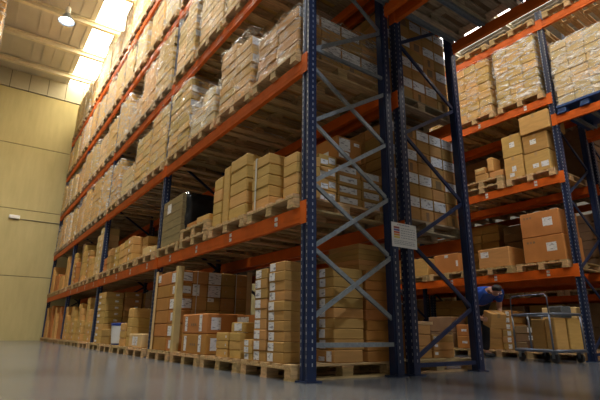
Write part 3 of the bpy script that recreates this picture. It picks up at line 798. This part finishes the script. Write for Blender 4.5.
# cartons on the lowest beams
z = LC[1] + PH + .003
TXT = [('f', .58, .82, .38, .72)]
for i, q in enumerate(('lower', 'upper')):
    c = carton(XC - .02, XC + .62, .36 - .02 * (i == 0), 1.03, z + .425 * i, z + .425 * (i + 1) - .002, f"large brown carton with white sheet label, {q} of the pair on right rack's lowest beams", 'large carton pair on the right rack', 'orange_card', TXT, 'y')
    for a in (.10, .18, .26): sticker(c, 'f', a, a + .05, .76, .84, .636, .67 - .004, .4215, 'dark_card', 'printed_text')
carton(XC + .0, XC + .5, 1.30, 1.92, z, z + .35, 'single brown carton with small label at its left, right rack, lowest beams', None, 'kraft', [('f', .08, .34, .55, .85)])
carton(XC + .0, XC + .5, 2.36, 2.94, z, z + .37, 'orange-brown carton seen just left of the outer blue post, lowest beams', None, 'orange_card', [('f', .45, .6, .8, .95), ('f', .9, .98, .3, .6)])
carton(XC + .0, XC + .5, 3.12, 3.55, z, z + .36, 'yellow carton seen under the white sign, right rack, lowest beams', None, 'tan')
for k_, (y0, n) in enumerate(((4.3, 2), (5.2, 3), (6.3, 2))):
    column(XC + .0, XC + .55, y0, y0 + .6, z, z + .35 * n, n, f"{ORD[k_].replace('lowest', 'first')} stack in the right rack's farther bay, lowest beams", 'carton', 'kraft')
# floor of the right rack
column(XC + .02, XC + .5, 1.62, 1.97, Z0, .49, 2, 'floor pair left of the labelled column, right rack', 'brown carton', 'kraft')
column(XC + .0, XC + .5, 1.43, 1.60, Z0, .78, 6, 'slim labelled column behind the trolley', 'flat carton', 'kraft', [('f', .55, .95, .15, .85)])
column(XC + .02, XC + .6, 1.99, 2.55, Z0, .55, 2, 'floor pair behind the bending person', 'brown carton', 'orange_card', [('f', .2, .4, .4, .6)])
column(XC + .02, XC + .5, .34, .88, Z0, .80, 1, 'on the floor pallet behind the trolley', 'tall wide pale carton', 'pale_card')
column(XC + .02, XC + .5, .92, 1.38, Z0, .52, 3, 'dark floor stack behind the left trolley end', 'grey-brown carton', 'dark_card', [('f', .5, .9, .2, .8)])
column(XC + .02, XC + .5, 2.65, 3.2, Z0, .7, 2, 'floor pair left of the bending person', 'dark carton', 'dark_card')
# rear right rack: dark loads closing the view
for k in range(2):
    for lv in range(0, 4):
        for s in range(4):
            y = YC + slot_y(k, s)
            pallet(XD + .55, y, LC[lv] + (.0015 if lv else 0), pl_label(D_, lv, k, s), 'pallets in the rear right rack', False, 'old_wood')
            if lv == 0 and k == 0 and s < 3: continue
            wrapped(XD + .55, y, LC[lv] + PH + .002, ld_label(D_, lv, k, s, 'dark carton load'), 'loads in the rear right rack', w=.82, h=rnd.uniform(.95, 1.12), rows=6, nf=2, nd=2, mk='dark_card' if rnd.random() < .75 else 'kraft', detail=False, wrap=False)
for s in (0, 1, 2):
    y = YC - BAY + slot_y(0, s); q = ['outermost', 'third', 'second', 'innermost'][s]; q2 = 'nearer' if s == 2 else 'farther'
    pallet(XD + .55, y, 0, f"floor pallet behind the right rack's edge bay, {q} one", 'pallets in the rear right rack', False, 'old_wood')
    wrapped(XD + .55, y, PH + .002, f"tall tan load on the floor behind the right rack's edge bay, {q} one", 'tall loads behind the edge bay', w=.84, h=3.2 if s == 3 else 2.6, rows=12, nf=2, nd=2, mk='kraft', detail=False)
    wrapped(XC + .55, y, PH + .002, f"low brown load on the floor of the right rack's edge bay, {q} one", 'floor loads in the edge bay', w=.82, h=1.0, rows=4, nf=2, nd=2, mk='kraft', detail=False, wrap=False)
    pallet(XC + .55, y, 0, f"floor pallet in the right rack's edge bay, {q} one", "pallets in the right rack's edge bay", True, 'wood')

# next rack across the aisle beyond: only its lowest beams show under the right rack
XE = 9.0
rack('pallet_rack', 'distant pallet rack glimpsed beyond the trolley under the right rack', XE, YCs, 3.0, [[1.25]] * 3, 2, lambda y: zigzag(3.0, .1, .62, 0), lambda y: False)
for k in range(3):
    for s in range(4):
        y = YC + (k - 1) * BAY + slot_y(0, s)
        q = ['nearest bay', 'middle bay', 'farthest bay'][k] + ', ' + SLOTN[s]
        pallet(XE + .55, y, 1.2515, f"pallet on the lowest beams of the distant rack beyond the trolley, {q}", 'pallets in the distant rack', False, 'wood')
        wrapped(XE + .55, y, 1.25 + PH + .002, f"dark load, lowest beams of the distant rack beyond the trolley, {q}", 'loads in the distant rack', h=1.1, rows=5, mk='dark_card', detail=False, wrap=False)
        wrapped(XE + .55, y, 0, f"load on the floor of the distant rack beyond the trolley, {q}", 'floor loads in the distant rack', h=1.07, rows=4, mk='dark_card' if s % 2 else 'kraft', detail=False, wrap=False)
lamp(8.4, 1.5, 'unseen high lamp over the aisle beyond the right rack', .5)  # unseen lamp lighting the distant rack's aisle

# ---- left edge rack
pallet(XL + .55, BAY * 2.35 + slot_y(0, 1), LV[5] + .0015, 'wooden pallet under the wrapped load at the extreme left edge', 'pallets at the left edge', False, 'old_wood')
pallet(XL + .55, BAY * 2.35 + slot_y(0, 2), LV[5] + .0015, 'farther wooden pallet on the extreme left edge rack', 'pallets at the left edge', False, 'old_wood')
wrapped(XL + .58, BAY * 2.35 + slot_y(0, 1), LV[5] + PH + .002, 'bright milky wrapped load cut by the extreme top left edge', 'wrapped loads at the left edge', h=1.9, rows=9, detail=False, white=True)
wrapped(XL + .58, BAY * 2.35 + slot_y(0, 2), LV[5] + PH + .002, 'milky wrapped load behind the one at the extreme left edge', 'wrapped loads at the left edge', h=1.8, rows=9, detail=False, white=True)

# ---- load sign on the posts
r = obj('load_sign', None, None, (1.19, -.052, 1.19)); tag(r, 'white load table sign with coloured rows on the near blue posts', 'sign')
obj('panel', MB().box(-.18, .18, -.004, 0, 0, .245).mesh('panel', M['white'], .001), r)
cols = [(.30, .05, .07), (.10, .10, .40), (.60, .10, .05), (.70, .30, .03), (.75, .60, .12)]
for i, c in enumerate(cols):
    obj('colour_row', MB().box(-.150, -.070, -.0052, -.004, .185 - i * .024, .203 - i * .024).mesh('colour_row', simple('sign_ink_%d' % i, c, .6)), r)
ink = simple('grey_ink', (.30, .33, .42), .6)
tx = MB()
q = random.Random(3)
for i in range(5):
    x = -.05
    while x < .14:
        ww = q.uniform(.012, .035); tx.box(x, x + ww, -.005, -.004, .190 - i * .024, .196 - i * .024); x += ww + .01
for i in range(3):
    x = -.150
    while x < .12:
        ww = q.uniform(.012, .04); tx.box(x, x + ww, -.005, -.004, .062 - i * .016, .067 - i * .016); x += ww + .008
x = -.10
while x < .08:
    ww = q.uniform(.015, .035); tx.box(x, x + ww, -.005, -.004, .222, .230); x += ww + .008
obj('printed_text', tx.mesh('text', ink), r)

# ---- wall box and conduit on the far wall
r = obj('wall_box', None, None, (-1.42, 16.05, 4.22)); tag(r, 'small white emergency light box mounted on the far wall', 'light fixture')
obj('housing', MB().box(-.17, .17, -.09, 0, 0, .13).mesh('housing', M['white'], .01), r)
obj('cover', MB().box(-.15, .15, -.105, -.09, .015, .115).mesh('cover', M['white'], .01), r)
tag(obj('conduit', MB().tube([(-1.24, 16.035, 4.24), (3.0, 16.035, 4.24)], .02).mesh('conduit', simple('grey_conduit', (.25, .22, .13), .6))), 'thin conduit running along the far wall from the white box', 'conduit')

lamp(-1.27, 2.90, 'second, unseen fill lamp added over the left aisle, nearer than the lit one in view')  # unseen lamp added as fill for the left rack's front
lamp(-1.27, -4.8, 'unseen fill lamp added over the left aisle behind the viewpoint', 1.2, (.86, .92, 1))  # unseen, added to brighten the end faces turned to the viewpoint
lamp(-1.27, 6.75, 'third, unseen fill lamp added over the left aisle, between the lit one and the second')  # unseen, added to brighten the upper wrapped loads
lamp(3.85, -3.2, 'unseen fill lamp added over the far aisle near its open end', .6, (.86, .92, 1))  # unseen, added to light the edge bay and the passage floor
lamp(3.85, 5.0, 'unseen fill lamp added over the far aisle beside the right rack', .3, (.86, .92, 1))  # unseen, added as extra light along the far aisle
lamp(-1.27, 10.60, 'lit bell-shaped lamp hanging from the roof above the left aisle')

# ---- trolley in the far aisle
TR = math.radians(-13)
T = obj('trolley', None, None, (4.84, .56, 0), (0, 0, TR)); tag(T, 'steel cage trolley on castors loaded with cartons in the far aisle', 'trolley')
x0, x1, y0, y1 = -.31, .31, -.41, .34
obj('deck', MB().box(x0 + .01, x1 - .01, y0 + .01, y1 - .01, .150, .172).mesh('deck', M['chrome'], .004), T)
def loop(z, r): return MB().tube([(x0, y0 + .05, z), (x0, y1 - .05, z), (x0 + .05, y1, z), (x1 - .05, y1, z), (x1, y1 - .05, z), (x1, y0 + .05, z), (x1 - .05, y0, z), (x0 + .05, y0, z), (x0, y0 + .05, z)], r, 10)
obj('base_frame', loop(.165, .022).mesh('base_frame', M['chrome'], smooth=True), T)
obj('top_rail', loop(.665, .018).mesh('top_rail', M['chrome'], smooth=True), T)
for px, py in ((x0, y0 + .05), (x0, 0), (x0, y1 - .05), (x1, y0 + .05), (x1, 0), (x1, y1 - .05)):
    obj('upright', cached(('tru',), lambda: MB().tube([(0, 0, .16), (0, 0, .665)], .013).mesh('upright', M['chrome'], smooth=True)), T, (px, py, 0))
hy0, hy1 = -.36, .29
obj('push_handle', MB().tube([(x0, hy1, .66), (x0, hy1, .90), (x0, hy1 - .04, .94), (x0, hy0 + .04, .94), (x0, hy0, .90), (x0, hy0, .66)], .010).mesh('push_handle', M['chrome'], smooth=True), T)
for px in (x0 + .06, x1 - .06):
    for py in (y0 + .09, y1 - .09):
        c = obj('castor', MB().box(-.03, .03, -.035, .035, .118, .15).box(-.030, -.024, -.02, .02, .06, .125).box(.024, .030, -.02, .02, .06, .125).mesh('castor', M['zinc']), T, (px, py, 0))
        obj('wheel', cached(('whl',), lambda: MB().lathe([(0, -.02), (.058, -.02), (.064, -.012), (.064, .012), (.058, .02), (0, .02)], (0, 0, .064), 20, 'x').mesh('wheel', M['rubber'])), c)
def in_trolley(lx0, lx1, ly0, ly1, z0, z1, label, mk):
    c = carton(lx0, lx1, ly0, ly1, z0, z1, label, 'cartons in the trolley', mk)
    p = Matrix.Rotation(TR, 3, 'Z') @ Vector(((lx0 + lx1) / 2, (ly0 + ly1) / 2, 0)); c.location = (T.location.x + p.x, T.location.y + p.y, z0); c.rotation_euler = (0, 0, TR)
    return c
in_trolley(-.26, -.02, -.39, -.22, .173, .615, 'tall tan carton standing in the near right trolley corner', 'tan')
in_trolley(-.26, -.08, -.21, .02, .173, .60, 'second tall tan carton in the trolley, left of the corner one', 'kraft')
in_trolley(0, .27, -.39, .02, .173, .615, 'wide tan carton filling the right end of the trolley', 'tan')
in_trolley(-.06, .26, .05, .31, .173, .30, 'low dark carton on the left half of the trolley deck', 'dark_card')
p = Matrix.Rotation(TR, 3, 'Z') @ Vector((.02, -.28, 0))
g = obj('bag', shell(5), None, (T.location.x + p.x, T.location.y + p.y, .617), (0, 0, TR), (.20, .20, .16)); g.data.materials.append(M['greybag']); tag(g, 'dark grey stuffed bag on the cartons in the trolley', 'bag')

# ---- person bending in the far aisle, holding a carton
def skin_mesh(name, pts, edges, m, sub=2, root=0):
    """pts: {key: (xyz, radius)}"""
    ks = list(pts); me = bpy.data.meshes.new(name)
    me.from_pydata([pts[k][0] for k in ks], [(ks.index(a), ks.index(b)) for a, b in edges], [])
    o = bpy.data.objects.new(name, me); COL.objects.link(o)
    md = o.modifiers.new('s', 'SKIN'); md.use_smooth_shade = True
    for i, k in enumerate(ks):
        r = pts[k][1]; r = r if isinstance(r, tuple) else (r, r)
        me.skin_vertices[0].data[i].radius = r; me.skin_vertices[0].data[i].use_root = (i == root)
    o.modifiers.new('u', 'SUBSURF').levels = sub; o.modifiers['u'].render_levels = sub
    dg = bpy.context.evaluated_depsgraph_get(); dg.update()
    nm = bpy.data.meshes.new_from_object(o.evaluated_get(dg)); bpy.data.objects.remove(o)
    nm.name = name; nm.materials.clear(); nm.materials.append(m)
    nm.polygons.foreach_set('use_smooth', [True] * len(nm.polygons)); return nm
PR = math.radians(-27)
P0 = Vector((5.00, 1.77, 0))
Pn = obj('person', None, None, P0, (0, 0, PR))
tag(Pn, 'person in a blue T-shirt bending forward with a carton in both hands', 'person')
J = {  # local: x across, y forward is negative (faces -Y)
 'pelvis': ((0, .0, .90), (.145, .125)), 'belly': ((0, -.13, .98), (.145, .125)), 'chest': ((0, -.34, 1.06), (.165, .135)), 'neckb': ((0, -.46, 1.085), (.07, .07)),
 'neck': ((0, -.53, 1.075), (.052, .052)), 'skull': ((0, -.62, 1.05), (.078, .085)), 'crown': ((0, -.70, 1.075), (.060, .066)), 'jaw': ((0, -.665, .975), (.048, .050))}
E_ = [('pelvis', 'belly'), ('belly', 'chest'), ('chest', 'neckb'), ('neckb', 'neck'), ('neck', 'skull'), ('skull', 'crown'), ('skull', 'jaw')]
for s, q in ((-1, 'l'), (1, 'r')):
    J.update({q + 'sh': ((.17 * s, -.42, 1.06), (.062, .06)), q + 'el': ((.25 * s, -.27, .80), (.042, .042)), q + 'wr': ((.17 * s, -.37, .63), (.028, .028)), q + 'pm': ((.168 * s, -.44, .61), (.036, .022)),
              q + 'hip': ((.10 * s, .01, .84), (.088, .09)), q + 'kn': ((.11 * s, -.05 if s < 0 else -.02, .47), (.058, .058)), q + 'an': ((.11 * s, .04, .09), (.040, .042)), q + 'toe': ((.12 * s, -.13, .035), (.040, .030))})
    E_ += [('chest', q + 'sh'), (q + 'sh', q + 'el'), (q + 'el', q + 'wr'), (q + 'wr', q + 'pm'), ('pelvis', q + 'hip'), (q + 'hip', q + 'kn'), (q + 'kn', q + 'an'), (q + 'an', q + 'toe')]
    for i, (dz, L_) in enumerate(((.028, .07), (.010, .08), (-.010, .078), (-.028, .062))):
        J[q + 'f%da' % i] = ((.166 * s, -.475, .61 + dz), .0105); J[q + 'f%db' % i] = ((.164 * s, -.475 - L_ * .55, .61 + dz), .0095); J[q + 'f%dc' % i] = ((.150 * s, -.475 - L_, .607 + dz), .008)
        E_ += [(q + 'pm', q + 'f%da' % i), (q + 'f%da' % i, q + 'f%db' % i), (q + 'f%db' % i, q + 'f%dc' % i)]
    J[q + 'ta'] = ((.16 * s, -.41, .655), .012); J[q + 'tb'] = ((.150 * s, -.45, .685), .009)
    E_ += [(q + 'pm', q + 'ta'), (q + 'ta', q + 'tb')]
body = obj('body', skin_mesh('body', J, E_, M['skin']), Pn)
def grow(keys, g, over={}): return {k: (over.get(k, J[k][0]), tuple(x + g for x in (J[k][1] if isinstance(J[k][1], tuple) else (J[k][1],) * 2))) for k in keys}
sh = grow(['pelvis', 'belly', 'chest', 'neckb', 'lsh', 'rsh'], .016)
sh['pelvis'] = ((0, -.01, .91), (.15, .13))
for s, q in ((-1, 'l'), (1, 'r')): sh[q + 'cuff'] = ((.225 * s, -.325, .90), (.066, .066))
obj('shirt', skin_mesh('shirt', sh, [('pelvis', 'belly'), ('belly', 'chest'), ('chest', 'neckb'), ('chest', 'lsh'), ('lsh', 'lcuff'), ('chest', 'rsh'), ('rsh', 'rcuff')], M['blue_shirt']), Pn)
tr = grow(['pelvis', 'lhip', 'lkn', 'rhip', 'rkn'], .014)
for s, q in ((-1, 'l'), (1, 'r')): tr[q + 'hem'] = ((.11 * s, .04, .10), (.062, .066))
obj('trousers', skin_mesh('trousers', tr, [('pelvis', 'lhip'), ('lhip', 'lkn'), ('lkn', 'lhem'), ('pelvis', 'rhip'), ('rhip', 'rkn'), ('rkn', 'rhem')], M['trousers']), Pn)
for s, q in ((-1, 'l'), (1, 'r')):
    obj('shoe', skin_mesh('shoe', {'h': ((.11 * s, .06, .055), (.048, .05)), 'b': ((.115 * s, -.06, .045), (.05, .043)), 't': ((.12 * s, -.165, .034), (.044, .032))}, [('h', 'b'), ('b', 't')], M['rubber']), Pn)
hairm = skin_mesh('hair', {'a': ((0, -.585, 1.085), (.070, .060)), 'b': ((0, -.655, 1.105), (.082, .066)), 'c': ((0, -.715, 1.095), (.066, .056)), 'd': ((0, -.755, 1.05), (.040, .034))}, [('a', 'b'), ('b', 'c'), ('c', 'd')], M['hair'])
obj('hair', hairm, Pn)
for s in (-1, 1):
    obj('ear', MB().lathe([(0, -.012), (.022, -.008), (.026, 0), (.02, .008), (0, .01)], (.082 * s, -.63, 1.035), 12, 'x').mesh('ear', M['skin'], smooth=True), Pn)
    obj('eye', MB().lathe([(0, -.007), (.006, -.005), (.008, 0), (.006, .005), (0, .007)], (.030 * s, -.745, 1.005), 10).mesh('eye', M['white'], smooth=True), Pn)
obj('nose', skin_mesh('nose', {'a': ((0, -.745, 1.02), .009), 'b': ((0, -.768, .985), .014)}, [('a', 'b')], M['skin'], 1), Pn)
obj('mouth', MB().box(-.022, .022, -.722, -.712, .948, .956).mesh('mouth', simple('lips', (.30, .10, .08), .5), .003), Pn)
c = carton(P0.x - .138, P0.x + .138, P0.y - .68, P0.y - .44, .50, .74, 'tan carton held in the hands of the bending person', None, 'tan', [], 'y')
pp = Matrix.Rotation(PR, 3, 'Z') @ Vector((0, -.47, 0))
c.location = (P0.x + pp.x, P0.y + pp.y, .50); c.rotation_euler = (.30, 0, PR)

# ------------------------------------------------------------------ light and camera
def area(name, loc, rot, sx, sy, e, c):
    l = bpy.data.lights.new(name, 'AREA'); l.shape = 'RECTANGLE'; l.size = sx; l.size_y = sy; l.energy = e; l.color = c
    o = bpy.data.objects.new(name, l); COL.objects.link(o); o.location = loc; o.rotation_euler = rot; return o
W = bpy.data.worlds.new('hall_ambience'); S.world = W; W.use_nodes = True
W.node_tree.nodes['Background'].inputs[0].default_value = (.92, .92, 1, 1)
W.node_tree.nodes['Background'].inputs[1].default_value = .22

f, pitch, yaw, roll = 456.64, .2815, .6137, .0105
fw = Vector((math.sin(yaw) * math.cos(pitch), math.cos(yaw) * math.cos(pitch), math.sin(pitch)))
rt = Vector((math.cos(yaw), -math.sin(yaw), 0)); up = rt.cross(fw)
r2 = rt * math.cos(roll) + up * math.sin(roll); u2 = up * math.cos(roll) - rt * math.sin(roll)
cd = bpy.data.cameras.new('camera'); cam = bpy.data.objects.new('camera', cd); COL.objects.link(cam)
cd.sensor_width = 36; cd.lens = f / 600 * 36; cd.clip_start = .05; cd.clip_end = 200
cam.matrix_world = Matrix(((r2.x, u2.x, -fw.x, -2.2368), (r2.y, u2.y, -fw.y, -3.1054), (r2.z, u2.z, -fw.z, .3811), (0, 0, 0, 1)))
S.camera = cam
S.view_settings.view_transform = 'Standard'; S.view_settings.look = 'None'; S.view_settings.gamma = 1
S.view_settings.exposure = -.22
S.cycles.transparent_max_bounces = 24
